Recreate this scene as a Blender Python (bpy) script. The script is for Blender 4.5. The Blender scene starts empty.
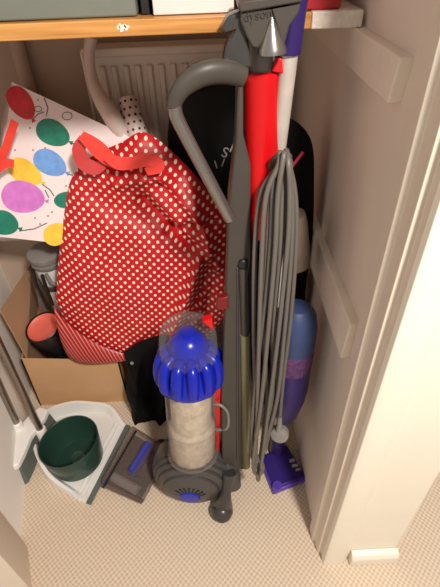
import bpy, bmesh, math, random
from mathutils import Vector, Matrix, noise
random.seed(7)
C = bpy.context.scene.collection
PI = math.pi

# ------------------------------------------------------------------ camera
RX = Vector((0.99883742, -0.0469778, 0.0108115))
RY = Vector((-0.0383899, -0.63954082, 0.76779799))
RZ = Vector((-0.02915506, -0.76732042, -0.64060078))
ROWS = (RX, RY, RZ)                 # world axis rows in (right, down, forward)
H = 1.5
O = Vector((0, 0, H))
cam_d = bpy.data.cameras.new('camera'); cam = bpy.data.objects.new('camera', cam_d); C.objects.link(cam)
right = Vector((RX[0], RY[0], RZ[0])); down = Vector((RX[1], RY[1], RZ[1])); fwd = Vector((RX[2], RY[2], RZ[2]))
m3 = Matrix((right, -down, -fwd)).transposed()
cam.matrix_world = Matrix.Translation(O) @ m3.to_4x4()
cam_d.sensor_fit = 'VERTICAL'; cam_d.sensor_height = 24.0
cam_d.lens = 440.0 / 587.0 * 24.0
cam_d.clip_start = 0.01
bpy.context.scene.camera = cam
sc = bpy.context.scene
sc.view_settings.view_transform = 'Standard'; sc.view_settings.look = 'None'
sc.view_settings.gamma = 1.0; sc.view_settings.exposure = 0.0
sc.view_settings.use_curve_mapping = False

# ------------------------------------------------------------------ light
w = bpy.data.worlds.new('world'); sc.world = w; w.use_nodes = True
w.node_tree.nodes['Background'].inputs[0].default_value = (1.0, 0.92, 0.86, 1)
w.node_tree.nodes['Background'].inputs[1].default_value = 0.47
def area(name, loc, target, size, power, col):
    l = bpy.data.lights.new(name, 'AREA'); l.size = size; l.energy = power; l.color = col; l.shape = 'DISK'
    o = bpy.data.objects.new(name, l); C.objects.link(o); o.location = loc
    o.rotation_euler = (Vector(target) - Vector(loc)).to_track_quat('-Z', 'Y').to_euler()
    return o
area('ceiling_lamp_light', (0.56, -0.60, 2.40), (-0.1, 0.9, 0.3), 0.24, 64, (1.0, 0.92, 0.84))

# ------------------------------------------------------------------ helpers
def P(px, py, a, b=0.0):            # point where the sight line meets the upright or leaning plane y = a + b z
    v = Vector((px - 220.0, py - 293.5, 440.0))
    r = Vector((RX.dot(v), RY.dot(v), RZ.dot(v)))
    t = (a + b * H) / (r.y - b * r.z)
    return O + r * t
def PZ(px, py, z=0.0):
    v = Vector((px - 220.0, py - 293.5, 440.0))
    r = Vector((RX.dot(v), RY.dot(v), RZ.dot(v)))
    return O + r * ((z - H) / r.z)
def PN(px, py, p0, n):
    v = Vector((px - 220.0, py - 293.5, 440.0))
    r = Vector((RX.dot(v), RY.dot(v), RZ.dot(v)))
    return O + r * ((p0 - O).dot(n) / r.dot(n))

def lin(c):
    return tuple(((x / 255.0) / 12.92 if x / 255.0 <= 0.04045 else ((x / 255.0 + 0.055) / 1.055) ** 2.4) for x in c) + (1.0,)
def mat(name, col, rough=0.6, metal=0.0, noise_amt=0.08, scale=30, bump=0.0, bscale=80, spec=0.5, trans=0.0, alpha=1.0, coat=0.0):
    m = bpy.data.materials.new(name); m.use_nodes = True
    nt = m.node_tree; b = nt.nodes['Principled BSDF']
    b.inputs['Roughness'].default_value = rough; b.inputs['Metallic'].default_value = metal
    b.inputs['Specular IOR Level'].default_value = spec
    b.inputs['Transmission Weight'].default_value = trans
    b.inputs['Alpha'].default_value = alpha
    b.inputs['Coat Weight'].default_value = coat
    tc = nt.nodes.new('ShaderNodeTexCoord')
    n = nt.nodes.new('ShaderNodeTexNoise'); n.inputs['Scale'].default_value = scale; n.inputs['Detail'].default_value = 4
    nt.links.new(tc.outputs['Object'], n.inputs['Vector'])
    cr = nt.nodes.new('ShaderNodeValToRGB'); c = lin(col)
    cr.color_ramp.elements[0].position = 0.3; cr.color_ramp.elements[1].position = 0.7
    cr.color_ramp.elements[0].color = tuple(x * (1 - noise_amt) for x in c[:3]) + (1,)
    cr.color_ramp.elements[1].color = tuple(min(1, x * (1 + noise_amt)) for x in c[:3]) + (1,)
    nt.links.new(n.outputs['Fac'], cr.inputs['Fac']); nt.links.new(cr.outputs['Color'], b.inputs['Base Color'])
    if bump:
        n2 = nt.nodes.new('ShaderNodeTexNoise'); n2.inputs['Scale'].default_value = bscale; n2.inputs['Detail'].default_value = 3
        nt.links.new(tc.outputs['Object'], n2.inputs['Vector'])
        bp = nt.nodes.new('ShaderNodeBump'); bp.inputs['Strength'].default_value = bump; bp.inputs['Distance'].default_value = 0.01
        nt.links.new(n2.outputs['Fac'], bp.inputs['Height']); nt.links.new(bp.outputs['Normal'], b.inputs['Normal'])
    return m

class NG:                           # tiny node-maths writer
    def __init__(s, m): s.nt = m.node_tree; s.b = s.nt.nodes['Principled BSDF']
    def math(s, op, a, b=None, c=None):
        n = s.nt.nodes.new('ShaderNodeMath'); n.operation = op
        for i, v in enumerate((a, b, c)):
            if v is None: continue
            if isinstance(v, (int, float)): n.inputs[i].default_value = v
            else: s.nt.links.new(v, n.inputs[i])
        return n.outputs[0]
    def coord(s, kind='Object'):
        tc = s.nt.nodes.new('ShaderNodeTexCoord'); sp = s.nt.nodes.new('ShaderNodeSeparateXYZ')
        s.nt.links.new(tc.outputs[kind], sp.inputs[0]); return sp.outputs
    def ramp(s, fac, cols, interp='LINEAR'):
        n = s.nt.nodes.new('ShaderNodeValToRGB'); n.color_ramp.interpolation = interp
        while len(n.color_ramp.elements) < len(cols): n.color_ramp.elements.new(0.5)
        for e, (p, c) in zip(n.color_ramp.elements, cols): e.position = p; e.color = lin(c)
        s.nt.links.new(fac, n.inputs['Fac']); return n.outputs['Color']
    def noise(s, scale, vec=None, detail=3):
        n = s.nt.nodes.new('ShaderNodeTexNoise'); n.inputs['Scale'].default_value = scale; n.inputs['Detail'].default_value = detail
        tc = s.nt.nodes.new('ShaderNodeTexCoord'); s.nt.links.new(tc.outputs['Object'] if vec is None else vec, n.inputs['Vector'])
        return n.outputs['Fac']
    def bump(s, h, st, dist=0.01):
        bp = s.nt.nodes.new('ShaderNodeBump'); bp.inputs['Strength'].default_value = st; bp.inputs['Distance'].default_value = dist
        s.nt.links.new(h, bp.inputs['Height']); s.nt.links.new(bp.outputs['Normal'], s.b.inputs['Normal'])
    def base(s, c): s.nt.links.new(c, s.b.inputs['Base Color'])

def newmat(name, rough):
    m = bpy.data.materials.new(name); m.use_nodes = True
    m.node_tree.nodes['Principled BSDF'].inputs['Roughness'].default_value = rough
    return m, NG(m)

# carpet: staggered woven loops
m_carpet, g = newmat('carpet', 0.95)
x, y, z = g.coord()
wob = g.noise(14)
u = g.math('ADD', g.math('MULTIPLY', x, 400), g.math('MULTIPLY', wob, 4.5))
v = g.math('ADD', g.math('MULTIPLY', y, 370), g.math('MULTIPLY', wob, 4.5))
hgt = g.math('MULTIPLY', g.math('SINE', u), g.math('SINE', v))
hgt = g.math('ADD', g.math('MULTIPLY', hgt, 0.5), 0.5)
fine = g.noise(420, detail=4)
mix = g.math('ADD', g.math('MULTIPLY', hgt, 0.75), g.math('MULTIPLY', fine, 0.35))
g.base(g.ramp(mix, [(0.10, (182, 162, 140)), (0.45, (206, 187, 164)), (0.95, (222, 206, 184))]))
g.bump(mix, 0.42, 0.005)
g.b.inputs['Specular IOR Level'].default_value = 0.1

# pine board
m_pine, g = newmat('pine', 0.42)
x, y, z = g.coord()
cmb = g.nt.nodes.new('ShaderNodeCombineXYZ')
g.nt.links.new(g.math('MULTIPLY', x, 1.6), cmb.inputs[0]); g.nt.links.new(g.math('MULTIPLY', y, 26), cmb.inputs[1]); g.nt.links.new(g.math('MULTIPLY', z, 34), cmb.inputs[2])
gr = g.noise(3.0, cmb.outputs[0], 5)
g.base(g.ramp(gr, [(0.25, (150, 92, 42)), (0.42, (182, 126, 62)), (0.7, (206, 152, 86))]))
g.b.inputs['Coat Weight'].default_value = 0.3

# polka dots
def polka_mat():
    m, g = newmat('red_polka_fabric', 0.5)
    x, y, z = g.coord()
    s = 1 / 0.0190
    ang = math.radians(40)
    ca, sa = math.cos(ang) * s, math.sin(ang) * s
    zz = g.math('MULTIPLY', z, 0.93)
    u = g.math('ADD', g.math('MULTIPLY', x, ca), g.math('MULTIPLY', zz, sa))
    v = g.math('SUBTRACT', g.math('MULTIPLY', zz, ca), g.math('MULTIPLY', x, sa))
    fu = g.math('SUBTRACT', g.math('FRACT', u), 0.5); fv = g.math('SUBTRACT', g.math('FRACT', v), 0.5)
    d = g.math('SQRT', g.math('ADD', g.math('POWER', g.math('ABSOLUTE', fu), 2.0), g.math('POWER', g.math('ABSOLUTE', fv), 2.0)))
    g.base(g.ramp(d, [(0.205, (250, 232, 205)), (0.265, (190, 10, 26))]))
    g.bump(g.noise(38), 0.25, 0.006)
    return m
m_polka = polka_mat()
m_stripe, g = newmat('red_striped_fabric', 0.4)
x, y, z = g.coord()
st = g.math('FRACT', g.math('MULTIPLY', g.math('ADD', g.math('ADD', x, g.math('MULTIPLY', z, 0.25)), g.math('MULTIPLY', y, 0.2)), 78))
g.base(g.ramp(g.math('ABSOLUTE', g.math('SUBTRACT', st, 0.5)), [(0.12, (208, 135, 122)), (0.17, (170, 22, 30))]))

m_wall = mat('painted_plaster', (232, 219, 206), 0.7, noise_amt=0.025, scale=5, bump=0.06, bscale=40)
m_wall_l = mat('lit_white_plaster', (250, 247, 240), 0.7, noise_amt=0.025, scale=5, bump=0.06, bscale=40)  # left wall, whitened to stand in for missing bounced light
m_gloss = mat('white_gloss_paint', (234, 226, 210), 0.38, noise_amt=0.02, scale=8, bump=0.03, bscale=30)
m_back = mat('beige_plaster', (186, 164, 146), 0.8, noise_amt=0.03, scale=5, bump=0.05)
m_batten = mat('painted_batten', (238, 226, 211), 0.55, noise_amt=0.04, scale=12, bump=0.12, bscale=60)
m_chip = mat('chipped_white_paint', (222, 212, 200), 0.6, noise_amt=0.12, scale=60, bump=0.3)
m_rad = mat('radiator_enamel', (226, 214, 200), 0.4, noise_amt=0.02)
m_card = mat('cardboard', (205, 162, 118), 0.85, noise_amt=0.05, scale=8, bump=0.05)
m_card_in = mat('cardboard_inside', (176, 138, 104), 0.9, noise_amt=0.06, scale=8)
m_dgrey = mat('warm_grey_plastic', (70, 65, 59), 0.42, noise_amt=0.04, spec=0.3)
m_ball = mat('ball_grey_plastic', (74, 71, 68), 0.38, noise_amt=0.04, spec=0.35)
m_mgrey = mat('mid_grey_plastic', (128, 124, 120), 0.35, noise_amt=0.03)
m_black = mat('black_plastic', (28, 27, 28), 0.4, noise_amt=0.1)
m_knob = mat('charcoal_rubber', (58, 56, 55), 0.3, noise_amt=0.05)
m_silver = mat('silver_plastic', (150, 148, 145), 0.25, metal=0.85, noise_amt=0.02)
m_steel = mat('brushed_steel', (150, 140, 130), 0.28, metal=0.9, noise_amt=0.05)
m_red = mat('glossy_red_plastic', (202, 12, 20), 0.3, noise_amt=0.03)
m_dred = mat('dark_red_plastic', (110, 18, 22), 0.35)
m_blue = mat('cobalt_blue_plastic', (20, 34, 165), 0.25, noise_amt=0.05, spec=0.4)
m_olive = mat('olive_tube', (120, 116, 84), 0.3, noise_amt=0.05)
m_cable = mat('grey_cable_rubber', (98, 93, 87), 0.42, noise_amt=0.03)
m_plug = mat('grey_plug', (128, 123, 118), 0.4)
m_purple = mat('purple_plastic', (44, 28, 108), 0.4, noise_amt=0.05)
m_dpurple = mat('shaded_purple_plastic', (42, 26, 92), 0.45, noise_amt=0.05)  # darkened to hold the shade around the mop bottle; grip and joint share it
m_lilac = mat('lilac_plastic', (84, 58, 170), 0.35)
m_btop = mat('shaded_blue_plastic', (50, 66, 104), 0.45)  # blue end of the bottle, shade mixed into its colour
m_label = mat('shaded_pink_label', (90, 54, 98), 0.6, noise_amt=0.45, scale=90)  # bottle label, its tone lowered for the same shade
m_white = mat('white_plastic', (232, 231, 226), 0.38, noise_amt=0.02)
m_pole = mat('pale_silver_tube', (200, 192, 184), 0.35, metal=0.3)
m_green = mat('dark_green_enamel', (36, 64, 54), 0.3, noise_amt=0.06)
m_rubber = mat('grey_green_rubber', (92, 100, 94), 0.55)
m_bristle = mat('grey_bristles', (98, 104, 100), 0.9, noise_amt=0.25, scale=260, bump=0.6, bscale=300)
m_fblack = mat('black_fabric', (12, 12, 14), 0.85, spec=0.2, noise_amt=0.15, bump=0.2, bscale=60)
m_bagblack = mat('black_bag_film', (10, 13, 14), 0.6, spec=0.25, noise_amt=0.1)
m_print = mat('pale_print', (175, 175, 172), 0.6)
m_dprint = mat('dark_print', (52, 48, 46), 0.6)
m_paper = mat('white_gift_paper', (238, 226, 226), 0.35, noise_amt=0.02)
m_ribbon = mat('coral_ribbon', (232, 62, 50), 0.45, noise_amt=0.05)
m_rib2 = mat('ribbon_reverse', (196, 60, 60), 0.6)
m_bred = mat('balloon_red', (205, 30, 48), 0.4, noise_amt=0.2, scale=40)
m_bteal = mat('balloon_teal', (26, 122, 100), 0.4, noise_amt=0.2, scale=40)
m_bblue = mat('balloon_blue', (112, 162, 226), 0.4, noise_amt=0.15, scale=40)
m_byel = mat('balloon_yellow', (244, 200, 70), 0.4, noise_amt=0.12, scale=40)
m_bmag = mat('balloon_orchid', (208, 122, 206), 0.4, noise_amt=0.12, scale=40)
m_line = mat('ink_line', (90, 84, 96), 0.5)
m_coral = mat('coral_lid', (226, 108, 92), 0.45, noise_amt=0.06)
m_greybox = mat('grey_green_card', (108, 113, 104), 0.55, noise_amt=0.02)
m_wbox = mat('white_card', (208, 200, 194), 0.5, noise_amt=0.02)
m_rbox = mat('red_card', (170, 24, 34), 0.45)
m_hose = mat('pale_grey_hose', (214, 198, 190), 0.4, noise_amt=0.03)
m_hous = mat('taupe_plastic', (124, 110, 98), 0.5)
m_dblue = mat('dull_blue_plastic', (58, 62, 150), 0.4)
m_dust = mat('bin_dust', (196, 180, 158), 0.9, noise_amt=0.2, scale=45, bump=0.4, bscale=70)
m_pink = mat('pink_stick', (214, 60, 80), 0.4)
def clear_mat(name, tint, fac):
    m = bpy.data.materials.new(name); m.use_nodes = True; nt = m.node_tree
    b = nt.nodes['Principled BSDF']; b.inputs['Base Color'].default_value = lin(tint); b.inputs['Roughness'].default_value = 0.12
    t = nt.nodes.new('ShaderNodeBsdfTransparent'); mx = nt.nodes.new('ShaderNodeMixShader')
    fr = nt.nodes.new('ShaderNodeLayerWeight'); fr.inputs['Blend'].default_value = 0.22
    ma = nt.nodes.new('ShaderNodeMath'); ma.operation = 'ADD'; ma.use_clamp = True; ma.inputs[1].default_value = fac
    nt.links.new(fr.outputs['Facing'], ma.inputs[0]); nt.links.new(ma.outputs[0], mx.inputs[0])
    nt.links.new(t.outputs[0], mx.inputs[1]); nt.links.new(b.outputs[0], mx.inputs[2])
    nt.links.new(mx.outputs[0], nt.nodes['Material Output'].inputs[0]); return m
m_clear = clear_mat('clear_polycarbonate', (150, 145, 142), 0.0)
m_smoke = clear_mat('smoky_clear_plastic', (130, 118, 112), 0.22)

class MB:
    def __init__(s): s.v = []; s.f = []; s.m = []
    def add(s, vs, fs, mi=0):
        k = len(s.v); s.v += [Vector(p) for p in vs]
        for f in fs: s.f.append([i + k for i in f]); s.m.append(mi)
        return s
    def box(s, lo, hi, mi=0, M=None):
        x0, y0, z0 = lo; x1, y1, z1 = hi
        vs = [Vector(p) for p in ((x0,y0,z0),(x1,y0,z0),(x1,y1,z0),(x0,y1,z0),(x0,y0,z1),(x1,y0,z1),(x1,y1,z1),(x0,y1,z1))]
        if M: vs = [M @ p for p in vs]
        return s.add(vs, [(0,3,2,1),(4,5,6,7),(0,1,5,4),(1,2,6,5),(2,3,7,6),(3,0,4,7)], mi)
    def prism(s, poly, off, mi=0):              # closed polygon swept by a vector
        n = len(poly); off = Vector(off); a = [Vector(p) for p in poly]
        vs = a + [p + off for p in a]
        fs = [list(range(n))[::-1], list(range(n, 2 * n))] + [(i, (i + 1) % n, (i + 1) % n + n, i + n) for i in range(n)]
        return s.add(vs, fs, mi)
    def tube(s, pts, rad, seg=14, mi=0, cap=True, flat=1.0):
        pts = [Vector(p) for p in pts]; n = len(pts)
        if isinstance(rad, (int, float)): rad = [rad] * n
        T = [(pts[min(i + 1, n - 1)] - pts[max(i - 1, 0)]).normalized() for i in range(n)]
        up = Vector((0, -1, 0)) if abs(T[0].y) < 0.9 else Vector((0, 0, 1))
        N = (up - T[0] * up.dot(T[0])).normalized(); vs = []
        for i in range(n):
            N = (N - T[i] * N.dot(T[i])).normalized(); B = T[i].cross(N)
            for k in range(seg):
                a = 2 * PI * k / seg
                vs.append(pts[i] + (N * math.cos(a) * flat + B * math.sin(a)) * rad[i])
        fs = [(i*seg+k, i*seg+(k+1)%seg, (i+1)*seg+(k+1)%seg, (i+1)*seg+k) for i in range(n-1) for k in range(seg)]
        if cap: fs += [list(range(seg))[::-1], list(range((n-1)*seg, n*seg))]
        return s.add(vs, fs, mi)
    def lathe(s, prof, base, axis=(0,0,1), seg=40, mi=0, rfun=None, cap=True):   # prof = [(radius, height)]
        ax = Vector(axis).normalized(); base = Vector(base)
        t = Vector((1,0,0)) if abs(ax.x) < 0.8 else Vector((0,1,0))
        U = (t - ax * t.dot(ax)).normalized(); V = ax.cross(U); vs = []
        for r, h in prof:
            for k in range(seg):
                a = 2 * PI * k / seg; rr = r * (rfun(a, h) if rfun else 1)
                vs.append(base + ax * h + (U * math.cos(a) + V * math.sin(a)) * rr)
        n = len(prof)
        fs = [(i*seg+k, i*seg+(k+1)%seg, (i+1)*seg+(k+1)%seg, (i+1)*seg+k) for i in range(n-1) for k in range(seg)]
        if cap: fs += [list(range(seg))[::-1], list(range((n-1)*seg, n*seg))]
        return s.add(vs, fs, mi)
    def build(s, name, mats, parent=None, bevel=0, smooth=True, subsurf=0, solid=0):
        me = bpy.data.meshes.new(name); me.from_pydata([tuple(p) for p in s.v], [], s.f)
        if not isinstance(mats, (list, tuple)): mats = [mats]
        for m in mats: me.materials.append(m)
        for i, p in enumerate(me.polygons): p.material_index = s.m[i]
        bm = bmesh.new(); bm.from_mesh(me); bmesh.ops.recalc_face_normals(bm, faces=bm.faces); bm.to_mesh(me); bm.free()
        if smooth:
            me.shade_smooth(); me.set_sharp_from_angle(angle=math.radians(38))
        o = bpy.data.objects.new(name, me); C.objects.link(o)
        if parent:
            o.parent = parent; o.matrix_parent_inverse = Matrix.Translation(-parent.location)
            me.transform(Matrix.Identity(4))
        if solid:
            d = o.modifiers.new('solid', 'SOLIDIFY'); d.thickness = solid; d.offset = 0
        if bevel:
            b = o.modifiers.new('bevel', 'BEVEL'); b.width = bevel; b.segments = 3; b.limit_method = 'ANGLE'
        if subsurf:
            d = o.modifiers.new('sub', 'SUBSURF'); d.levels = subsurf; d.render_levels = subsurf
        return o
def structure(o): o['kind'] = 'structure'; return o
def tag(o, label, cat, group=None):
    o['label'] = label; o['category'] = cat
    if group: o['group'] = group
    return o
def thing(name, loc, label, cat):
    o = bpy.data.objects.new(name, None); C.objects.link(o); o.location = loc; o.empty_display_size = 0.05
    return tag(o, label, cat)
def slab(pts, thick, a, b=0.0):                 # px outline cut from a board standing on plane y=a+bz, thick deep
    return MB().prism([P(x, y, a, b) for x, y in pts], (0, thick, 0))
def catmull(pts, n=10):
    pts = [Vector(p) for p in pts]; q = [pts[0]*2 - pts[1]] + pts + [pts[-1]*2 - pts[-2]]; out = []
    for i in range(1, len(q) - 2):
        for k in range(n):
            t = k / n; p0, p1, p2, p3 = q[i-1:i+3]
            out.append(0.5 * ((2*p1) + (p2-p0)*t + (2*p0-5*p1+4*p2-p3)*t*t + (3*p1-p0-3*p2+p3)*t**3))
    out.append(pts[-1]); return out
def sampled(vals, n=10):
    return [c.x for c in catmull([Vector((v, 0, 0)) for v in vals], n)]
def sack(outline, y0, lean, front, back, wr=0.012, seed=0, rings=26, center=None, folds=None):
    """Soft bag: px outline on the plane y = y0 + lean*z, swollen forwards and backwards, creased by noise."""
    w_ = catmull([P(x, y, y0, lean) for x, y in outline + outline[:1]], 8)[:-1]
    c = P(center[0], center[1], y0, lean) if center else sum(w_, Vector()) / len(w_)
    n = len(w_); vs = []; fs = []
    for side, dep in ((-1, front), (1, back)):
        k0 = len(vs)
        for i in range(rings + 1):
            t = 1 - i / rings if i < rings else 0.0
            for j in range(n):
                p = c + (w_[j] - c) * max(t, 0.001)
                sw = (1 - t ** 3) ** 0.5
                q = Vector((p.x * 5 + seed, p.z * 3.2, seed * 1.7))
                f1 = 1 - abs(noise.noise(q)) * 2; f2 = noise.noise(Vector((p.x * 16 + p.z * 9, p.z * 8 - p.x * 5, seed)))
                d = dep * sw * (0.8 + 0.2 * noise.noise(q * 0.6))
                cr = (f1 * 1.2 + f2 * 0.7) * wr * min(1, (1 - t) * 5)
                if folds and side < 0:
                    for (fx, fy, gx, gy, amp, wd) in folds:
                        A = P(fx, fy, y0, lean); B = P(gx, gy, y0, lean); AB = B - A
                        s_ = max(0, min(1, (p - A).dot(AB) / AB.dot(AB))); dist = (p - (A + AB * s_)).length
                        cr += amp * math.exp(-(dist / wd) ** 2) * min(1, (1 - t) * 5)
                vs.append(p + Vector((0, side * (d + cr), 0)))
        for i in range(rings):
            for j in range(n):
                a_ = k0 + i*n + j; b_ = k0 + i*n + (j+1) % n
                fs.append((a_, b_, b_ + n, a_ + n) if side < 0 else (b_, a_, a_ + n, b_ + n))
    m = MB().add(vs, fs); return m
def text_mesh(name, txt, size, M, material, parent, ext=0.0004):
    cu = bpy.data.curves.new(name, 'FONT'); cu.body = txt; cu.size = size; cu.extrude = ext; cu.align_x = 'CENTER'; cu.align_y = 'CENTER'
    tmp = bpy.data.objects.new('tmp', cu); C.objects.link(tmp)
    dg = bpy.context.evaluated_depsgraph_get(); me = bpy.data.meshes.new_from_object(tmp.evaluated_get(dg))
    C.objects.unlink(tmp); bpy.data.objects.remove(tmp); me.transform(M); me.materials.clear(); me.materials.append(material)
    o = bpy.data.objects.new(name, me); C.objects.link(o)
    if parent: o.parent = parent; o.matrix_parent_inverse = Matrix.Translation(-parent.location)
    return o
def frame(p, xdir, n):                          # matrix with local x along xdir and local z along n
    n = Vector(n).normalized(); x_ = Vector(xdir); x_ = (x_ - n * x_.dot(n)).normalized(); y_ = n.cross(x_)
    return Matrix.Translation(p) @ Matrix((x_, y_, n)).transposed().to_4x4()

# ------------------------------------------------------------------ the cupboard shell
structure(MB().box((-3, -2.2, -0.05), (3, 3.2, 0)).build('floor', m_carpet, smooth=False))
BY = 1.50                                        # back wall
structure(MB().box((-1.1, BY, 0), (0.6, BY + 0.08, 2.3)).build('wall_back', m_back, smooth=False))
WX = 0.28
structure(MB().prism([(WX, 0.60, 0), (WX, BY, 0), (WX + 0.10, BY, 0), (WX + 0.10, 0.60, 0)], (0, 0, 2.3)).build('wall_right', m_wall, smooth=False))
# left wall splays outwards towards the back
def lx(y): return -0.66 - 0.24 * (y - 0.6)
structure(MB().prism([(lx(0.6), 0.6, 0), (lx(BY), BY, 0), (lx(BY) - 0.12, BY, 0), (lx(0.6) - 0.12, 0.6, 0)], (0, 0, 2.3)).build('wall_left', m_wall_l, smooth=False))
structure(MB().box((-1.1, 0.50, 2.3), (0.6, BY + 0.08, 2.36)).build('ceiling', m_back, smooth=False))
# left door lining standing nearest the camera
structure(MB().prism([(-0.668, 0.615, 0), (-0.633, 0.58, 0), (-0.585, 0.46, 0), (-0.78, 0.42, 0), (-0.80, 0.60, 0)], (0, 0, 2.3)).build('trim_1', mat('left_lining', (226, 212, 194), 0.5, noise_amt=0.02), bevel=0.003))
# right door lining with its stop
structure(MB().prism([(WX, 0.60, 0), (WX - 0.012, 0.595, 0), (WX - 0.012, 0.560, 0), (WX - 0.004, 0.553, 0), (WX - 0.002, 0.523, 0), (WX + 0.008, 0.520, 0), (WX + 0.008, 0.503, 0), (WX + 0.02, 0.503, 0), (WX + 0.02, 0.60, 0)], (0, 0, 2.3)).build('trim_2', mat('right_lining', (230, 218, 202), 0.45, noise_amt=0.02), bevel=0.0015))
# architrave on the room face
structure(MB().prism([(WX + 0.006, 0.503, 0), (WX + 0.010, 0.491, 0), (WX + 0.022, 0.488, 0), (WX + 0.062, 0.490, 0), (WX + 0.078, 0.496, 0), (WX + 0.085, 0.510, 0)], (0, 0, 2.3)).build('trim_3', m_gloss, bevel=0.0015))
structure(MB().prism([(WX + 0.03, 0.503, 0), (0.508, 0.503, 0), (0.508, BY, 0), (0.40, BY, 0), (0.40, 0.60, 0), (WX + 0.03, 0.60, 0)], (0, 0, 2.3)).build('wall_front', m_gloss, bevel=0.006))
bs = MB().prism([(WX + 0.088, 0.503, 0), (WX + 0.088, 0.481, 0), (WX + 0.088, 0.479, 0.045), (WX + 0.088, 0.487, 0.060), (WX + 0.088, 0.503, 0.066)], (0.509 - WX - 0.088, 0, 0))
structure(bs.build('baseboard_front', m_gloss, bevel=0.004))

# battens screwed to the right wall
def batten(z0, z1, ya, yb, lab, back=None):
    x0, x1 = WX - 0.020, WX + 0.002
    m = MB().prism([(x0, ya + 0.012, z0), (x0, ya, z1), (x0, yb, z1), (x0, yb, z0)], (x1 - x0, 0, 0))
    return tag(m.build('shelf_batten', m_batten, bevel=0.003), lab, 'batten')
batten(1.297, 1.359, 0.640, 1.44, 'cream painted wooden batten on the right wall holding up the pine shelf')
batten(0.785, 0.895, 0.610, 1.44, 'lower wide cream batten on the right wall with nothing resting on it')

# shelf
t = thing('pine_shelf', (-0.2, 0.87, 1.36), 'orange varnished pine shelf board with white chipped paint at right end', 'shelf')
MB().box((-0.70, 0.863, 1.36), (0.185, 1.44, 1.385)).build('board', m_pine, t, bevel=0.002)
MB().box((0.185, 0.861, 1.3598), (0.272, 1.44, 1.3855)).build('painted_end', m_chip, t, bevel=0.002)
ch = MB()
for (px_, s_) in ((-0.136, 0.008), (-0.128, 0.006), (-0.142, 0.004)):
    ch.lathe([(s_, 0), (s_, 0.0006)], (px_, 0.8626, 1.374), (0, -1, 0), 9, rfun=lambda a, h: 0.75 + 0.3 * math.sin(3 * a + 1))
ch.build('paint_splash', m_chip, t)
# patches of paint on the end board
# things on the shelf
t = thing('storage_box', (-0.5, 0.95, 1.386), 'large grey green box at the left end of the pine shelf', 'box')
pL = P(143, 14, 0.885)
MB().box((-0.66, 0.885, 1.386), (-0.111, 1.25, 1.60)).build('body', m_greybox, t, bevel=0.004)
MB().box((-0.662, 0.881, 1.55), (-0.109, 1.254, 1.605)).build('lid', m_greybox, t, bevel=0.004)
tag(MB().box((-0.105, 0.90, 1.386), (-0.090, 1.2, 1.56)).build('folder', m_black, bevel=0.002), 'thin black folder standing between the grey and white boxes on shelf', 'folder')
t = thing('storage_box', (-0.05, 0.95, 1.386), 'white box on the pine shelf above the radiator', 'box')
MB().box((-0.083, 0.885, 1.386), (0.055, 1.2, 1.52)).build('body', m_wbox, t, bevel=0.002)
MB().box((-0.085, 0.883, 1.50), (0.057, 1.202, 1.53)).build('lid', m_wbox, t, bevel=0.002)
tag(MB().box((0.066, 0.875, 1.386), (0.235, 1.15, 1.47)).build('gift_box', m_rbox, bevel=0.003), 'dark red box at the right end of the pine shelf', 'box')

# ------------------------------------------------------------------ radiator and pipe
t = thing('radiator', (-0.08, 1.42, 0.66), 'cream ribbed panel radiator on the back wall under the shelf', 'radiator')
r0, r1, rz0, rz1 = -0.345, 0.19, 0.66, 1.235
prof = []; nfl = 14; x_ = r0 + 0.03; step = (r1 - r0 - 0.06) / nfl
prof.append((r0, 1.405)); prof.append((r0 + 0.03, 1.405))
for i in range(nfl):
    a = r0 + 0.03 + i * step
    prof += [(a + step * 0.30, 1.405), (a + step * 0.42, 1.393), (a + step * 0.78, 1.393), (a + step * 0.92, 1.405)]
prof.append((r1, 1.405))
rm = MB()
for z_a, z_b, full in ((rz0 + 0.05, rz1 - 0.035, True),):
    vs = [(x, y, z_a) for x, y in prof] + [(x, y, z_b) for x, y in prof]; n = len(prof)
    rm.add(vs, [(i, i + 1, i + 1 + n, i + n) for i in range(n - 1)])
rm.box((r0, 1.404, rz1 - 0.038), (r1, 1.412, rz1)); rm.box((r0, 1.404, rz0), (r1, 1.412, rz0 + 0.052)); rm.box((r0, 1.406, rz0), (r1, 1.412, rz1))
rm.build('panel', m_rad, t)
MB().box((r0 - 0.004, 1.398, rz1 - 0.012), (r1 + 0.004, 1.478, rz1 + 0.012)).build('top_grille', m_rad, t, bevel=0.005)
for xx in (r0 - 0.004, r1 - 0.004): MB().box((xx, 1.396, rz0), (xx + 0.009, 1.478, rz1 + 0.004)).build('side_panel', m_rad, t, bevel=0.003)
MB().box((r0 + 0.05, 1.47, rz0 + 0.1), (r1 - 0.05, 1.50, rz0 + 0.14)).build('wall_bracket', m_rad, t)
tag(MB().tube([(-0.545, 1.472, 0.0), (-0.545, 1.472, 2.28)], 0.022, 20).build('heating_pipe', m_back), 'painted vertical pipe on the back wall left of the radiator', 'pipe')

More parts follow.
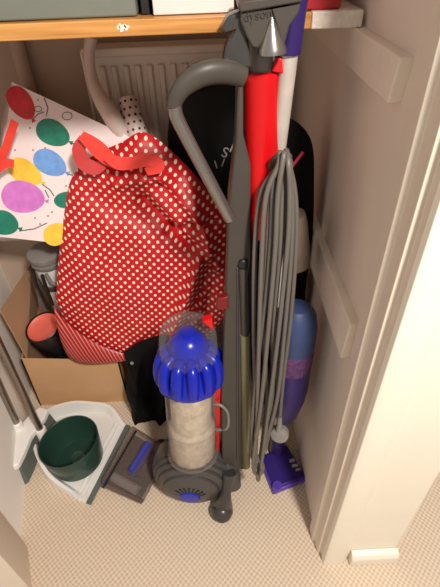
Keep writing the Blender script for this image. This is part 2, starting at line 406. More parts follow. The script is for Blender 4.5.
# pale hose with perforated end
t = thing('shower_hose', P(120, 140, 1.30), 'pale curved hose with a perforated end leaning against the radiator', 'hose')
hp = catmull([P(91, 38, 1.36), P(89, 55, 1.35), P(92, 78, 1.33), P(100, 98, 1.30), P(112, 117, 1.28), P(128, 150, 1.28), P(130, 200, 1.30)], 8)
hr = sampled([0.017, 0.015, 0.016, 0.021, 0.026, 0.022, 0.02], 8)
MB().tube(hp, hr, 18).build('hose', m_hose, t)
a0, a1 = P(127, 99, 1.33), P(137, 134, 1.28); ax = (a1 - a0); L = ax.length
MB().lathe([(0.018, -0.004), (0.026, 0), (0.027, 0.01), (0.030, L), (0.030, L + 0.05)], a0, ax, 28).build('nozzle', m_hose, t)
hl = MB(); axn = ax.normalized(); U = (Vector((0, -1, 0)) - axn * -axn.y).normalized(); V = axn.cross(U)
for i in range(6):
    for j in range(-2, 3):
        a = j * 0.62 + (i % 2) * 0.31; hgt_ = 0.012 + i * 0.020
        d_ = U * math.cos(a) + V * math.sin(a)
        hl.lathe([(0.0038, 0.0), (0.0038, 0.0006)], a0 + axn * hgt_ + d_ * (0.0272 + 0.003 * hgt_ / L), d_, 8)
hl.build('hole_pattern', m_black, t)['kind'] = 'stuff'

# ------------------------------------------------------------------ black bags behind
def bag(name, m, mm, label, cat, base):
    t = thing(name, base, label, cat); m.build('body', mm, t); return t
t = bag('carrier_bag', sack([(170, 112), (188, 88), (215, 80), (245, 80), (247, 140), (246, 215), (236, 300), (200, 330), (176, 240), (168, 150)], 1.29, 0.0, 0.035, 0.05, 0.006, 3), m_bagblack,
        'black carrier bag with pale letters behind the silver vacuum handle loop', 'bag', (0, 1.29, 0.4))
for ch_, px_, py_, rot in (('S', 225, 153, -20), ('R', 234, 149, -25), ('I', 216, 165, 15), ('I', 223, 163, -20)):
    p_ = P(px_, py_, 1.235)
    text_mesh('lettering', ch_, 0.042 if ch_ != 'I' else 0.035, frame(p_, (math.cos(math.radians(rot)), 0, math.sin(math.radians(rot))), (0, -1, 0.02)), m_print, t)
t = bag('bin_bag', sack([(250, 120), (285, 116), (311, 140), (314, 190), (312, 240), (305, 300), (303, 370), (280, 400), (255, 395), (245, 280), (244, 180)], 0.98, 0.0, 0.03, 0.06, 0.008, 9), m_fblack,
        'dark bag standing behind the hanging cable coil at the right wall', 'bag', (0.15, 1.03, 0.0))
sp = MB().tube([P(288, 172, 0.925), P(303, 152, 0.93)], 0.0035, 8); sp.build('drawstring', m_pink, t)
t = bag('fabric_bag', sack([(124, 352), (140, 342), (170, 335), (200, 345), (205, 400), (195, 445), (175, 452), (158, 446), (146, 434), (133, 428), (131, 408), (126, 392), (128, 370)], 1.06, 0.02, 0.05, 0.06, 0.012, 5, folds=[(132, 385, 150, 405, 0.03, 0.014), (160, 350, 150, 400, -0.03, 0.018), (140, 350, 135, 425, 0.02, 0.012), (165, 380, 158, 440, 0.03, 0.014)]), m_fblack,
        'slumped black fabric bag between the cardboard box and the vacuum cleaner', 'bag', (-0.25, 1.06, 0))
zz = P(132, 363, 1.0); MB().lathe([(0.006, 0), (0.0055, 0.003), (0.003, 0.004)], zz, (0, -1, 0.3), 14).build('snap_button', m_mgrey, t)

# ------------------------------------------------------------------ cardboard box and its contents
t = thing('cardboard_box', (-0.57, 1.3, 0), 'open brown cardboard box on the carpet holding bags and a coral lidded cup', 'box')
X0, X1, Y0, Y1 = -0.745, -0.372, 1.13, 1.45
A = [(-0.745, 1.13), (-0.378, 1.13), (-0.378, 1.45), (-0.79, 1.45)]
th = 0.005
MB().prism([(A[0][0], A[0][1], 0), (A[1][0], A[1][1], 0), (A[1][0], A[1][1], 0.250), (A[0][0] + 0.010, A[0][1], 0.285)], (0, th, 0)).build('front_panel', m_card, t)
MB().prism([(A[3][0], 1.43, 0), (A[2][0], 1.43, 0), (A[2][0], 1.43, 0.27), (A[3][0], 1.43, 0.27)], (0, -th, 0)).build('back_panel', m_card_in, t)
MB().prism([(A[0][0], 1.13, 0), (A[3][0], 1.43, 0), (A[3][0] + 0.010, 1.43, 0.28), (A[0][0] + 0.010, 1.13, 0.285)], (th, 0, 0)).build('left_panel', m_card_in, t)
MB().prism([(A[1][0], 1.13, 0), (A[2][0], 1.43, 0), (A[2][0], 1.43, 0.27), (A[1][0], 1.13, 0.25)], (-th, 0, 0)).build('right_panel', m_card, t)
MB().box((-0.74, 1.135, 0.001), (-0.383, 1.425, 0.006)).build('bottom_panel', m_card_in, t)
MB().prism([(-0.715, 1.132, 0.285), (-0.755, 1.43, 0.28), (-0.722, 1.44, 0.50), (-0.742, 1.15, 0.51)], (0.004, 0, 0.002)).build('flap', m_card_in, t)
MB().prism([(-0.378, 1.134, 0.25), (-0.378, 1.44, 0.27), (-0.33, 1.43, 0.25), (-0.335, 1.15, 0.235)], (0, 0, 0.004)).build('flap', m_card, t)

# coral-lidded black cup
c0 = P(43, 327, 1.20); axu = Vector((-0.16, -0.25, 1)).normalized()
t = thing('travel_cup', c0 - axu * 0.12, 'black cup with a coral pink hollow lid inside the cardboard box', 'cup')
c0b = c0 - axu * 0.0
MB().lathe([(0.001, -0.17), (0.046, -0.17), (0.052, -0.165), (0.065, -0.02), (0.0665, 0.004), (0.064, 0.006), (0.061, -0.004), (0.061, -0.02)], c0b, axu, 40, cap=False).build('body', m_black, t)
MB().lathe([(0.061, -0.001), (0.060, 0.001), (0.055, -0.004), (0.044, -0.010), (0.02, -0.013), (0.001, -0.013)], c0b, axu, 40, cap=False).build('lid', m_coral, t)

# blender jar with clamp
b0 = P(48, 262, 1.30); axb = Vector((0.02, -0.12, 1)).normalized()
t = thing('blender', b0 - axb * 0.32, 'grey lidded white blender jar standing in the cardboard box behind the coral cup', 'blender')
MB().lathe([(0.045, -0.30), (0.046, -0.08), (0.050, -0.05), (0.050, 0.0)], b0, axb, 32).build('jar', m_white, t)
MB().lathe([(0.052, -0.002), (0.056, 0.004), (0.056, 0.016), (0.050, 0.018), (0.050, 0.028), (0.058, 0.032), (0.058, 0.048), (0.048, 0.054), (0.001, 0.055)], b0, axb, 36).build('lid', m_mgrey, t)
MB().lathe([(0.0495, -0.10), (0.055, -0.098), (0.055, -0.080), (0.0495, -0.078)], b0, axb, 32, cap=False).build('collar', m_dgrey, t)
for q in ([(33, 270), (36, 284), (43, 298), (48, 309)], [(42, 275), (47, 290), (53, 305)], [(46, 274), (52, 283), (60, 286)]):
    MB().tube([P(a, b, 1.235 - 0.0006 * i) for i, (a, b) in enumerate(q)], 0.006, 10).build('clamp_arm', m_black if q[0][0] != 46 else m_mgrey, t)

# ------------------------------------------------------------------ balloon gift bag
A_ = P(12, 82, 1.33); B_ = P(132, 138, 1.25); D_ = P(-6, 236, 1.19)
nrm = (B_ - A_).cross(D_ - A_).normalized()
if nrm.y > 0: nrm = -nrm
C_ = PN(95, 247, A_, nrm)
bk = -nrm * 0.13 ; bk.z *= 0.2
t = thing('gift_bag', (A_ + B_ + C_ + D_) / 4 - Vector((0, 0, 0.2)), 'white paper gift bag printed with colourful balloons against the left wall', 'gift bag')
fm = MB()
def bil(u, v): return A_.lerp(B_, u).lerp(D_.lerp(C_, u), v)
N_ = 12; vs = []
for j in range(N_ + 1):
    for i in range(N_ + 1):
        u, v = i / N_, j / N_; vs.append(bil(u, v) - nrm * 0.0)
fm.add(vs, [(j*(N_+1)+i, j*(N_+1)+i+1, (j+1)*(N_+1)+i+1, (j+1)*(N_+1)+i) for j in range(N_) for i in range(N_)])
def pp(px, py, k=1): return PN(px, py, A_ + nrm * 0.0012 * k, nrm)
def blob(cx, cy, rx, ry, ang, mi, knot=None, k=1):
    ring = []; a = math.radians(ang)
    for i in range(30):
        th_ = 2 * PI * i / 30; ex, ey = rx * math.cos(th_), ry * math.sin(th_) * (1 - 0.12 * math.cos(th_))
        ring.append(pp(cx + ex * math.cos(a) - ey * math.sin(a), cy + ex * math.sin(a) + ey * math.cos(a), k))
    fm.add(ring, [list(range(30))], mi)
    tip = (cx + rx * math.cos(a), cy + rx * math.sin(a)); q = (cx + (rx + 4) * math.cos(a), cy + (rx + 4) * math.sin(a))
    nx, ny = -math.sin(a) * 2.4, math.cos(a) * 2.4
    fm.add([pp(tip[0] - math.cos(a), tip[1] - math.sin(a), k), pp(q[0] + nx, q[1] + ny, k), pp(q[0] - nx, q[1] - ny, k)], [(0, 1, 2)], mi)
def line(pts, wd=0.5, mi=6):
    for (a, b), (c, d) in zip(pts[:-1], pts[1:]):
        l = math.hypot(c - a, d - b) or 1; nx, ny = -(d - b) / l * wd, (c - a) / l * wd
        fm.add([pp(a + nx, b + ny), pp(c + nx, d + ny), pp(c - nx, d - ny), pp(a - nx, b - ny)], [(0, 1, 2, 3)], mi)
blob(21, 103, 19, 11.5, 55, 1); blob(53, 133, 18, 12.5, 28, 2); blob(50, 163, 18, 12, 30, 3); blob(25, 172, 19, 11.5, 32, 4, k=0.8)
blob(23, 197, 22, 16, 10, 5); blob(4, 223, 15, 12, 20, 2); blob(65, 200, 8, 11, 75, 2); blob(57, 234, 14, 11, -20, 4)
line([(33, 119), (38, 114), (44, 112)]); line([(72, 144), (80, 141), (88, 147)]); line([(67, 174), (76, 176)]); line([(42, 184), (50, 190), (54, 196)])
line([(45, 190), (49, 198)]); line([(19, 231), (34, 229), (47, 223)]); line([(44, 98), (48, 108), (46, 116)])
for (a, b) in ((38, 100), (33, 150), (45, 148), (75, 158), (48, 216), (40, 224), (52, 212), (66, 186), (30, 128), (84, 135), (15, 150), (35, 218)):
    fm.add([pp(a - .7, b - .7), pp(a + .7, b - .7), pp(a + .7, b + .7), pp(a - .7, b + .7)], [(0, 1, 2, 3)], 6)
for cx, cy, r in ((67, 116, 5), (38, 109, 3.5)):
    line([(cx + r * math.cos(i * PI / 6), cy + r * 0.8 * math.sin(i * PI / 6)) for i in range(13)], 0.35)
fm.build('front_panel', [m_paper, m_bred, m_bteal, m_bblue, m_byel, m_bmag, m_line], t, smooth=False)
sb = Vector((-0.055, 0.05, -0.05))
MB().add([A_, A_ + sb, D_ + sb, D_], [(0, 1, 2, 3)]).build('side_panel', m_paper, t, solid=0.001)
MB().add([A_ + sb, B_ + Vector((0.0, 0.05, 0)), C_ + Vector((0.0, 0.05, 0)), D_ + sb], [(0, 1, 2, 3)]).build('back_panel', m_paper, t, solid=0.001)
MB().add([D_, D_ + sb, C_ + Vector((0, 0.05, 0)), C_], [(0, 1, 2, 3)]).build('base_panel', m_paper, t, solid=0.001)
def ribbon(pts, wpx, name, parent, a, b=0.0, mm=None, tw=None):
    c_ = catmull([P(p[0], p[1], a + (p[2] if len(p) > 2 else 0), b) for p in pts], 8); w_ = sampled(wpx, 8) if isinstance(wpx, list) else [wpx] * len(c_)
    vs = []; n = len(c_)
    for i in range(n):
        T = (c_[min(i+1, n-1)] - c_[max(i-1, 0)]).normalized(); S = T.cross(Vector((0, -1, 0.3))).normalized()
        vs += [c_[i] + S * w_[i], c_[i] - S * w_[i]]
    return MB().add(vs, [(2*i, 2*i+1, 2*i+3, 2*i+2) for i in range(n - 1)]).build(name, mm or m_ribbon, parent, solid=0.001, smooth=False)
ribbon([(15, 121), (10, 135), (5, 150), (-3, 166)], 0.011, 'ribbon_handle', t, 1.145, 0.06)
ribbon([(14, 164), (6, 163), (-6, 172)], 0.011, 'ribbon_handle', t, 1.14, 0.05)

# ------------------------------------------------------------------ red polka bag
t = thing('polka_bag', (-0.27, 1.15, 0.27), 'large red bag with white polka dots lying over the cardboard box', 'bag')
ol = [(56, 300), (58, 262), (64, 215), (70, 182), (84, 162), (104, 150), (122, 142), (140, 132), (156, 138), (176, 155), (196, 176), (214, 200), (227, 222), (230, 262), (228, 305), (214, 330), (190, 346), (160, 356), (126, 357), (96, 346), (68, 326)]
sack(ol, 1.08, 0.13, 0.055, 0.05, 0.008, 1, 34, center=(142, 250),
     folds=[(120, 175, 175, 165, 0.03, 0.022), (145, 195, 190, 240, -0.04, 0.018), (190, 175, 215, 260, 0.028, 0.018), (165, 340, 200, 250, 0.034, 0.015), (178, 340, 215, 250, -0.03, 0.013), (170, 225, 225, 215, -0.026, 0.014), (160, 165, 200, 215, 0.02, 0.012), (95, 190, 150, 215, -0.012, 0.03), (200, 330, 215, 270, -0.02, 0.015), (80, 300, 110, 220, 0.012, 0.03)]).build('body', m_polka, t)
up_ = catmull([P(a, b, 1.055, 0.08) for a, b in ((55, 306), (66, 322), (92, 341), (122, 353), (152, 356))], 8)
lo_ = catmull([P(a, b, 1.085, 0.05) for a, b in ((56, 318), (62, 344), (74, 361), (100, 364), (140, 356))], 8)
n = len(up_); vs = []
for k in range(7):
    s_ = k / 6
    for i in range(n): vs.append(up_[i].lerp(lo_[i], s_) + Vector((0, -0.012 * math.sin(PI * s_), 0)))
MB().add(vs, [(k*n+i, k*n+i+1, (k+1)*n+i+1, (k+1)*n+i) for k in range(6) for i in range(n-1)]).build('striped_base', m_stripe, t, solid=0.002)
ribbon([(81, 135), (90, 142), (99, 150), (110, 160), (120, 167)], [0.012, 0.018, 0.022, 0.018, 0.010], 'ribbon_handle', t, 1.03, 0.10)
ribbon([(106, 156), (118, 163), (132, 163), (150, 160), (158, 166), (146, 172)], [0.012, 0.017, 0.016, 0.016, 0.018, 0.010], 'ribbon_handle', t, 1.005, 0.11)
ribbon([(84, 138), (79, 150), (84, 163), (95, 168), (104, 164)], [0.012, 0.018, 0.02, 0.018, 0.012], 'ribbon_handle', t, 1.045, 0.10, m_rib2)

# ------------------------------------------------------------------ dustpan, bowl, brush
t = thing('dustpan', (-0.5, 0.9, 0), 'white long handled dustpan with grey lip lying on the carpet', 'dustpan')
lipA, lipB = PZ(127, 425, 0.004), PZ(87, 504, 0.004)
out = [lipB, PZ(70, 496), PZ(50, 483), PZ(38, 462), PZ(36, 440), PZ(46, 420), PZ(66, 410), PZ(92, 407), PZ(112, 409), lipA]
cc = catmull(out, 6); lo = [Vector((p.x, p.y, 0.002)) for p in cc]
mid = (lipA + lipB) / 2; ctr = PZ(80, 455)
def wallh(p):
    d = (p - mid).dot((lipB - lipA).normalized().cross(Vector((0, 0, 1)))) ; d = abs((p - mid).dot(Vector((lipB.y - lipA.y, lipA.x - lipB.x, 0)).normalized()))
    return 0.006 + min(0.045, d * 0.2)
n = len(cc); vs = []
for p in lo: vs.append(p)                                                    # outer foot
for p in lo: vs.append(p + (ctr - p).normalized() * 0.004 + Vector((0, 0, wallh(p))))          # top outer
for p in lo: vs.append(p + (ctr - p).normalized() * 0.016 + Vector((0, 0, wallh(p))))          # rim inner
for p in lo: vs.append(p + (ctr - p).normalized() * 0.03 + Vector((0, 0, 0.004)))          # tray edge
fs = [(k*n+i, k*n+i+1, (k+1)*n+i+1, (k+1)*n+i) for k in range(3) for i in range(n-1)]
fs.append([3*n+i for i in range(n)]); fs.append([i for i in range(n)][::-1])
MB().add(vs, fs).build('pan', m_white, t)
ld = (lipB - lipA).normalized(); ln = Vector((-ld.y, ld.x, 0)); 
if ln.x < 0: ln = -ln
MB().prism([lipA - ln * 0.004, lipB - ln * 0.004, lipB + ln * 0.016, lipA + ln * 0.016], (0, 0, 0.004)).build('rubber_lip', m_rubber, t, bevel=0.001)
for off in (0.028, 0.045): MB().prism([lipA - ln * off, lipB - ln * off, lipB - ln * (off + 0.004), lipA - ln * (off + 0.004)], (0, 0, 0.005)).build('ridge', m_white, t, bevel=0.001)
hb = P(41, 431, 0.935); ht = P(-22, 300, 1.005)
MB().tube([hb, hb.lerp(ht, 1.3)], 0.0125, 20).build('handle', m_steel, t)
MB().lathe([(0.018, -0.06), (0.020, -0.05), (0.019, 0.012), (0.0145, 0.014)], hb, ht - hb, 24).build('handle_socket', m_white, t)
# bowl
bc = PZ(69, 475, 0.0); c_top = PZ(68, 440, 0.13); base_c = Vector((c_top.x + 0.012, c_top.y - 0.005, 0.008))
axw = (c_top - base_c).normalized()
t = thing('plant_pot', base_c, 'dark green round pot sitting in the white dustpan', 'pot')
hL = (c_top - base_c).length
R = 0.105
MB().lathe([(0.001, 0), (R * 0.80, 0), (R * 0.86, 0.006), (R * 0.93, hL * 0.5), (R, hL - 0.003), (R * 0.99, hL), (R * 0.965, hL - 0.002), (R * 0.90, hL * 0.5), (R * 0.80, 0.014), (R * 0.76, 0.008), (0.03, 0.010), (0.026, 0.016), (0.02, 0.012), (0.001, 0.013)], base_c, axw, 64, cap=False).build('bowl', m_green, t)
# brush leaning beside
t = thing('floor_brush', (-0.72, 0.93, 0), 'white long handled brush with grey bristles beside the dustpan at the left wall', 'brush')
h0 = P(10, 460, 0.80); h1 = P(45, 408, 1.06)
bp = [(6, 458), (9, 444), (13, 430), (22, 422), (30, 413), (40, 406), (48, 409), (44, 418), (38, 425), (30, 437), (24, 452), (18, 464), (11, 468)]
top = [PZ(a, b, 0.125) for a, b in bp]
MB().prism(top, (0, 0, -0.028)).build('brush_head', m_white, t, bevel=0.006)
br = [PZ(a, b, 0.097) for a, b in bp]
cb = sum(br, Vector()) / len(br)
vs = [cb + (p - cb) * 0.94 for p in br] + [Vector((cb.x + (p.x - cb.x) * 1.06, cb.y + (p.y - cb.y) * 1.06, 0.002)) + Vector((0.012, -0.01, 0)) for p in br]
n = len(br)
MB().add(vs, [list(range(n)), list(range(n, 2*n))[::-1]] + [(i, (i+1) % n, (i+1) % n + n, i + n) for i in range(n)]).build('bristles', m_bristle, t)
k0 = PZ(19, 428, 0.12); k1 = P(-10, 365, 0.97)
MB().tube([k0, k0.lerp(k1, 2.2)], 0.012, 20).build('handle', m_steel, t)
MB().lathe([(0.019, -0.01), (0.018, 0.03), (0.014, 0.034)], k0, k1 - k0, 24).build('handle_socket', m_white, t)

# ------------------------------------------------------------------ vacuum cleaner
vac = thing('vacuum_cleaner', (-0.03, 0.76, 0), 'upright bagless vacuum cleaner in grey, red and cobalt blue with coiled cable', 'vacuum cleaner')
SA, SB = 0.703, 0.105                            # the leaning plane of its spine
def S(px, py, d=0.0): return P(px, py, SA + d, SB)
slab([(238, 66), (243.5, 66), (243.5, 135), (251, 165), (250, 262), (245, 300), (244, 470), (222, 470), (221, 395), (224, 330), (227, 262), (229, 200), (236, 140)], 0.055, SA, SB).build('spine', m_dgrey, vac, bevel=0.006)
slab([(236, 268), (239, 268), (239, 460), (236, 460)], 0.01, SA - 0.003, SB).build('spine_channel', m_knob, vac, bevel=0.003)
MB().lathe([(0.011, 0), (0.011, 0.008), (0.008, 0.010), (0.001, 0.010)], S(243, 263, 0.0), (0, -1, 0.1), 20).build('lock_hole', m_black, vac)
MB().tube([S(243, 268, 0.0), S(245, 335, 0.0)], 0.010, 16).build('wand_tube', m_dgrey, vac)
MB().tube([S(245, 334, 0.0), S(246, 400, 0.0), S(246, 466, 0.004)], 0.013, 18).build('inner_wand', m_olive, vac)
# red wand cover
rt0, rt1 = S(262, 70, 0.03), S(262, 236, 0.035)
MB().lathe([(0.036, 0), (0.039, 0.003), (0.039, 0.012), (0.0365, 0.016), (0.0355, (rt1 - rt0).length * 0.6), (0.022, (rt1 - rt0).length)], rt0, rt1 - rt0, 40).build('wand_sleeve', m_red, vac)
MB().lathe([(0.030, -0.045), (0.031, -0.043), (0.031, 0.01)], rt0, rt1 - rt0, 36).build('wand_collar', m_mgrey, vac)
MB().prism([S(272, 72, -0.012), S(284, 74, -0.012), S(283, 56, -0.012), S(276, 60, -0.012)], (0, 0.02, 0)).build('release_catch', m_red, vac, bevel=0.003)
slab([(217, 299), (228, 297), (229, 309), (216, 311)], 0.02, SA - 0.015, SB).build('release_button', m_dred, vac, bevel=0.003)
# stair tool clipped on top
YT = 0.80
cn0 = P(272, 53, YT); cn1 = P(272, 16, YT)
MB().lathe([(0.024, 0), (0.023, 0.008), (0.002, (cn1 - cn0).length)], cn0, cn1 - cn0, 36).build('silver_cone', m_silver, vac)
tool = slab([(241, 12), (258, 6), (301, 1), (300, 12), (290, 26), (283, 52), (279, 36), (272, 15), (266, 38), (259, 49), (252, 48), (246, 36), (240, 22)], 0.055, YT - 0.006)
to = tool.build('stair_tool', m_dgrey, vac, bevel=0.004)
slab([(238, 2), (301, -8), (303, 2), (240, 13)], 0.07, YT - 0.012).build('tool_mouth', m_dgrey, vac, bevel=0.003)
pT = P(258, 15, YT - 0.0075)
text_mesh('lettering', 'dyson', 0.019, frame(pT, (1, 0, 0.12), (0, -1, 0)), m_dprint, vac)
slab([(221, 28), (228, 16), (243, 10), (247, 30), (252, 68), (240, 68), (231, 62), (222, 64), (226, 46), (233, 32), (224, 34)], 0.035, YT + 0.005).build('hose_bracket', m_knob, vac, bevel=0.004)
# handle loop
lp = catmull([P(244, 77, 0.81), P(226, 72, 0.80), P(207, 73, 0.79), P(190, 81, 0.785), P(179, 93, 0.78), P(174.5, 106, 0.78), P(178, 120, 0.782)], 8)
MB().tube(lp, [r * 0.85 for r in sampled([0.020, 0.023, 0.0235, 0.022, 0.018, 0.0155, 0.0135], 8)], 20, flat=0.75).build('handle_grip', m_dgrey, vac)
MB().tube(catmull([P(174, 106, 0.78), P(180, 124, 0.782), P(205, 172, 0.785), P(230, 219, 0.792)], 8), sampled([0.0125, 0.0122, 0.0120, 0.012], 8), 20).build('handle_tube', m_silver, vac)
# bin
b0 = P(193, 453, 0.722); b1 = P(190, 384, 0.775); ax = (b1 - b0); bl = ax.length
Rb = 0.072
bt_ = MB().lathe([(0.001, 0.0), (Rb * 0.9, 0.002), (Rb, 0.012), (Rb, bl), (Rb * 0.97, bl + 0.01)], b0, ax, 48, cap=False).build('dust_bin', m_clear, vac)
MB().lathe([(0.001, 0.006), (Rb * 0.9, 0.008), (Rb * 0.95, 0.02), (Rb * 0.95, bl * 0.42), (Rb * 0.80, bl * 0.46), (Rb * 0.82, bl * 0.98)], b0, ax, 40, cap=False).build('dust', m_dust, bt_)
MB().lathe([(Rb * 1.02, bl * 0.42), (Rb * 1.03, bl * 0.44), (Rb * 1.02, bl * 0.46)], b0, ax, 40, cap=False).build('bin_ring', m_clear, bt_)
MB().lathe([(Rb * 0.96, 0.0), (Rb * 1.06, 0.001), (Rb * 1.06, 0.010), (Rb * 0.99, 0.012)], b0, ax, 48, cap=False).build('bin_rim', m_smoke, bt_)
slab([(213, 388), (222, 380), (221, 398), (220, 452), (215, 452)], 0.03, 0.735, 0.06).build('bin_latch', m_red, vac, bevel=0.003)
MB().tube(catmull([P(214, 404, 0.73, .06), P(222, 406, 0.72, .06), P(228, 414, 0.72, .06), P(227, 428, 0.72, .06), P(216, 430, 0.73, .06)], 6), 0.0045, 12).build('bin_clip', m_mgrey, vac)
# cyclone
cb_ = b1; cax = ax.normalized()
cb_ = cb_ + cax * 0.012
cy = MB().lathe([(0.066, -0.022), (0.080, -0.008), (0.083, 0.006), (0.078, 0.02), (0.074, 0.05), (0.058, 0.09), (0.045, 0.10), (0.001, 0.102)], cb_, cax, 60).build('cyclone', m_blue, vac)
U = (Vector((1, 0, 0)) - cax * cax.x).normalized(); V = cax.cross(U)
for k in range(12):
    a = 2 * PI * (k + 0.3) / 12; d_ = U * math.cos(a) + V * math.sin(a)
    MB().tube(catmull([cb_ + cax * -0.004 + d_ * 0.068, cb_ + cax * 0.010 + d_ * 0.080, cb_ + cax * 0.045 + d_ * 0.081, cb_ + cax * 0.082 + d_ * 0.073, cb_ + cax * 0.102 + d_ * 0.050], 4),
              sampled([0.010, 0.0135, 0.0162, 0.0165, 0.011], 4), 14).build('cyclone_cone', m_blue, cy)
MB().lathe([(0.046, 0.08), (0.053, 0.095), (0.054, 0.115), (0.048, 0.137), (0.035, 0.153), (0.018, 0.162), (0.001, 0.164)], cb_, cax, 40).build('cyclone_cap', m_blue, cy)
MB().lathe([(0.022, 0.157), (0.023, 0.166), (0.015, 0.170), (0.001, 0.170)], cb_, cax, 30).build('cap_button', m_blue, cy)
# clear bin handle arch over cyclone
MB().lathe([(0.076, 0.085), (0.077, 0.12), (0.073, 0.16), (0.058, 0.188), (0.034, 0.200), (0.001, 0.204)], cb_, cax, 40, cap=False).build('clear_dome', m_clear, vac)
MB().prism([P(202, 322, 0.75), P(212, 319, 0.75), P(214, 331, 0.75)], (0, 0.02, 0)).build('carry_button', m_red, vac, bevel=0.002)
# ball
bcx = Vector((-0.100, 0.752, 0.128)); bax = Vector((-0.10, -0.99, -0.04)).normalized()
prof = []
R_ = 0.131
for i in range(33):
    a = PI * 0.5 * i / 32
    r_ = R_ * math.cos(a) ** 0.9; h_ = 0.098 * math.sin(a)
    g_ = 0.004 if i in (4, 8, 12, 17) else 0.0
    prof.append((max(r_ - g_, 0.001), h_ - g_))
prof = [(R_ * 0.72, -0.085), (R_ * 0.95, -0.045), (R_, -0.012)] + prof
ballm = MB().lathe(prof, bcx, bax, 64)
ballm.v = [Vector((bcx.x + (p.x - bcx.x) * 1.02, p.y, max(p.z, 0.002))) for p in ballm.v]
ball = ballm.build('ball', m_ball, vac)
vc = bcx + bax * 0.094
MB().lathe([(0.034, -0.03), (0.034, 0.001), (0.030, 0.006), (0.001, 0.008)], vc, bax, 36).build('motor_vent', m_blue, ball)
U = (Vector((1, 0, 0)) - bax * bax.x).normalized(); V = bax.cross(U)
if V.z < 0: V = -V
for k in range(9):
    a = PI * (0.12 + 0.76 * k / 8); d_ = U * math.cos(a) + V * math.sin(a)
    MB().tube([vc + bax * 0.001 + d_ * 0.030, vc - bax * 0.0025 + d_ * 0.053], 0.0034, 8).build('vent_slot', m_black, ball)
# dark neck joining ball and spine
MB().tube(catmull([P(222, 462, 0.74), P(230, 474, 0.72), P(232, 486, 0.70)], 6), sampled([0.03, 0.032, 0.03], 6), 20).build('yoke', m_ball, vac)
kn = MB().tube(catmull([P(229, 472, 0.70), P(227, 488, 0.675), P(225, 497, 0.66), PZ(223, 506, 0.048), PZ(222, 512, 0.036), PZ(222, 518, 0.026), PZ(222, 521, 0.018)], 8), sampled([0.024, 0.016, 0.020, 0.032, 0.036, 0.028, 0.008], 8), 24)
kn.v = [Vector((p.x, p.y, max(p.z, 0.001))) for p in kn.v]
kn.build('support_wheel', m_knob, vac)
# cleaner head
q = [PZ(103, 489), PZ(143, 506), PZ(170, 455), PZ(134, 432)]
hd = MB().prism([p + Vector((0, 0, 0.004)) for p in q], (0, 0, 0.050))
head = hd.build('cleaner_head', m_smoke, vac, bevel=0.012)
cq = sum(q, Vector()) / 4
inner = [cq + (p - cq) * 0.86 + Vector((0, 0, 0.012)) for p in q]
MB().prism(inner, (0, 0, 0.006)).build('head_base', m_dgrey, head)
MB().tube([inner[0].lerp(inner[1], 0.0) + Vector((0.02, 0.02, 0.016)), inner[1] + Vector((-0.012, 0.022, 0.016))], 0.017, 16).build('brush_bar', m_mgrey, head)
bA, bB = PZ(131, 474, 0.035), PZ(149, 446, 0.035)
MB().tube([bA, bB], [0.030, 0.034], 18, flat=0.5).build('head_duct', m_dblue, head)
e0, e1 = PZ(103, 488, 0.052), PZ(136, 431, 0.052)
MB().tube([e0, e1], 0.0045, 10).build('edge_bumper', m_black, head)
e0, e1 = PZ(110, 490, 0.045), PZ(141, 434, 0.05)
MB().lathe([(0.010, 0), (0.010, 0.014)], PZ(104, 484, 0.03), (0.6, 0.3, 0.3), 14).build('end_cap', m_blue, head)
MB().prism([PZ(104, 488, 0.056), PZ(142, 505, 0.056), PZ(144, 500, 0.056), PZ(107, 484, 0.056)], (0, 0, 0.004)).build('head_highlight', m_silver, head, bevel=0.002)  # silver strip standing in for the highlight along the clear head's edge
MB().tube(catmull([PZ(160, 448, 0.06), PZ(172, 450, 0.08), PZ(182, 455, 0.09)], 5), 0.032, 16).build('head_neck', m_knob, vac)
# cable
strands = [[(274, 170), (255, 195), (248, 250), (247, 330), (248, 400), (249, 452)],
           [(277, 167), (261, 198), (256, 260), (253, 340), (251, 410), (253, 468)],
           [(280, 165), (267, 200), (262, 260), (258, 330), (262, 400), (256, 474)],
           [(282, 163), (275, 198), (272, 250), (265, 320), (256, 400), (251, 464)],
           [(285, 163), (280, 200), (277, 260), (270, 330), (268, 400), (259, 468)],
           [(287, 165), (286, 200), (284, 260), (276, 330), (266, 400), (260, 458)],
           [(290, 170), (292, 212), (290, 262), (283, 330), (274, 400), (262, 448)],
           [(284, 160), (283, 190), (279, 250), (268, 330), (274, 395), (266, 440)],
           [(288, 162), (289, 195), (287, 240), (280, 300), (272, 360), (260, 462)],
           [(278, 162), (270, 185), (267, 240), (261, 300), (252, 360), (250, 440)],
           [(289, 166), (296, 200), (296, 250), (290, 320), (282, 375), (277, 422)]]
pts = []
random.seed(3)
for i, s_ in enumerate(strands):
    yy = 0.785 - 0.010 * (i % 4) ; row = []
    for k, (a, b) in enumerate(s_):
        base_y = 0.80 + (0.0 if k == 0 else -0.0) - 0.12 * (b - 160) / 310
        a = 293 - (293 - a) * (0.85 if 180 < b < 425 else 0.95)
        row.append(P(a, b, base_y - 0.008 * ((i * 3) % 5) - 0.004))
    if i % 2: row = row[::-1]
    if i < len(strands) - 1:
        nxt = strands[i + 1]; 
        if i % 2 == 0:
            e = row[-1]; row.append(e + Vector((0.004, 0.0, -0.018)))
        else:
            e = row[-1]; row.append(e + Vector((0.004, 0.010, 0.014)))
    pts += row
MB().tube(catmull(pts, 7), 0.0052, 10).build('power_cord', m_cable, vac)
cord = vac.children[-1]
pe = pts[-1]; pc = pe + (pts[-1] - pts[-2]).normalized() * 0.04
MB().tube([pe + Vector((0, 0, 0.02)), pe + Vector((0, -0.002, -0.012)), pc + Vector((0, 0, 0.01))], [0.006, 0.0085, 0.010], 14).build('cord_sleeve', m_plug, cord)
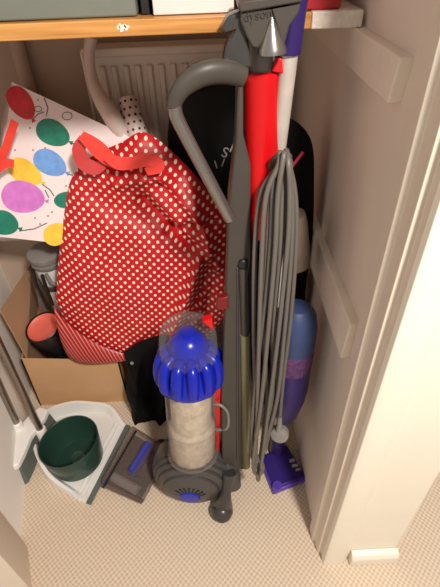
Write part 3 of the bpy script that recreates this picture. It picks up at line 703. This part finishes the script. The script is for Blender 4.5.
MB().lathe([(0.018, -0.013), (0.025, -0.011), (0.026, 0.0), (0.024, 0.009), (0.010, 0.012), (0.001, 0.012)], pc + Vector((0.004, 0, -0.012)), (-0.25, -0.9, 0.35), 32).build('plug', m_plug, cord)
MB().tube(catmull([P(268, 170, 0.835), P(276, 158, 0.79), P(286, 156, 0.785), P(290, 164, 0.79)], 6), 0.007, 12).build('cord_hook', m_dgrey, vac)

# ------------------------------------------------------------------ spray mop
t = thing('spray_mop', (0.21, 0.84, 0), 'purple spray mop with a pale pole standing against the right wall', 'mop')
q = [PZ(259, 461), PZ(273, 496), PZ(307, 482), PZ(286, 448)]
MB().prism([p + Vector((0, 0, 0.003)) for p in q], (0, 0, 0.022)).build('mop_head', m_lilac, t, bevel=0.005)
cq = sum(q, Vector()) / 4
MB().prism([cq + (p - cq) * 0.9 + Vector((0, 0, 0.024)) for p in q], (0, 0, 0.010)).build('head_top', m_purple, t, bevel=0.004)
MB().lathe([(0.016, 0), (0.016, 0.02)], PZ(277, 488, 0.026), (0, 0, 1), 16).build('head_clip', m_lilac, t)
mk = MB()
for (a, b, wd, hd_) in ((292, 461, 2.6, 1.6), (295, 466, 3.0, 1.4), (298, 470, 2.4, 1.2)):
    mk.add([PZ(a - wd, b - hd_, 0.0352), PZ(a + wd, b - hd_ - 1, 0.0352), PZ(a + wd, b + hd_ - 1, 0.0352), PZ(a - wd, b + hd_, 0.0352)], [(0, 1, 2, 3)])
mk.build('printed_mark', m_print, t, smooth=False)
m0, m1, m2 = Vector((0.20, 0.86, 0.04)), P(278, 150, 0.852), P(290, 48, 0.838)
MB().lathe([(0.028, -0.01), (0.022, 0.04), (0.014, 0.06)], m0, (0, 0, 1), 20).build('joint', m_dpurple, t)
MB().tube([m0, m1], 0.013, 18).build('lower_pole', m_pole, t)
MB().tube([m1, P(284, 100, 0.845), m2], 0.0155, 22).build('upper_pole', m_pole, t)
MB().tube([P(289, 52, 0.838), P(292, 25, 0.832), P(296, -12, 0.825)], [0.020, 0.0205, 0.021], 22).build('grip', m_dpurple, t)
MB().lathe([(0.022, 0), (0.034, 0.01), (0.036, 0.06), (0.034, 0.13), (0.03, 0.155)], P(296, 268, 0.875), P(292, 215, 0.875) - P(296, 268, 0.875), 28).build('housing', m_hous, t)
# cleaning fluid bottle hanging on the pole
f0 = P(284, 421, 0.79); f1 = P(298, 305, 0.80); fa = f1 - f0; L = fa.length
def bf(a, h): return 1.0
mb = MB().lathe([(0.012, 0), (0.022, 0.01), (0.038, 0.05), (0.052, 0.12), (0.056, 0.17), (0.056, L * 0.62)], f0, fa, 32); mb.build('bottle', m_dpurple, t); bot = t.children[-1]
MB().lathe([(0.0565, L * 0.56), (0.0568, L * 0.57), (0.0568, L * 0.70), (0.056, L * 0.71)], f0, fa, 32, cap=False).build('label', m_label, bot)
MB().lathe([(0.056, L * 0.62), (0.056, L * 0.84), (0.048, L * 0.94), (0.030, L * 0.99), (0.001, L)], f0, fa, 32).build('bottle_base', m_btop, bot)
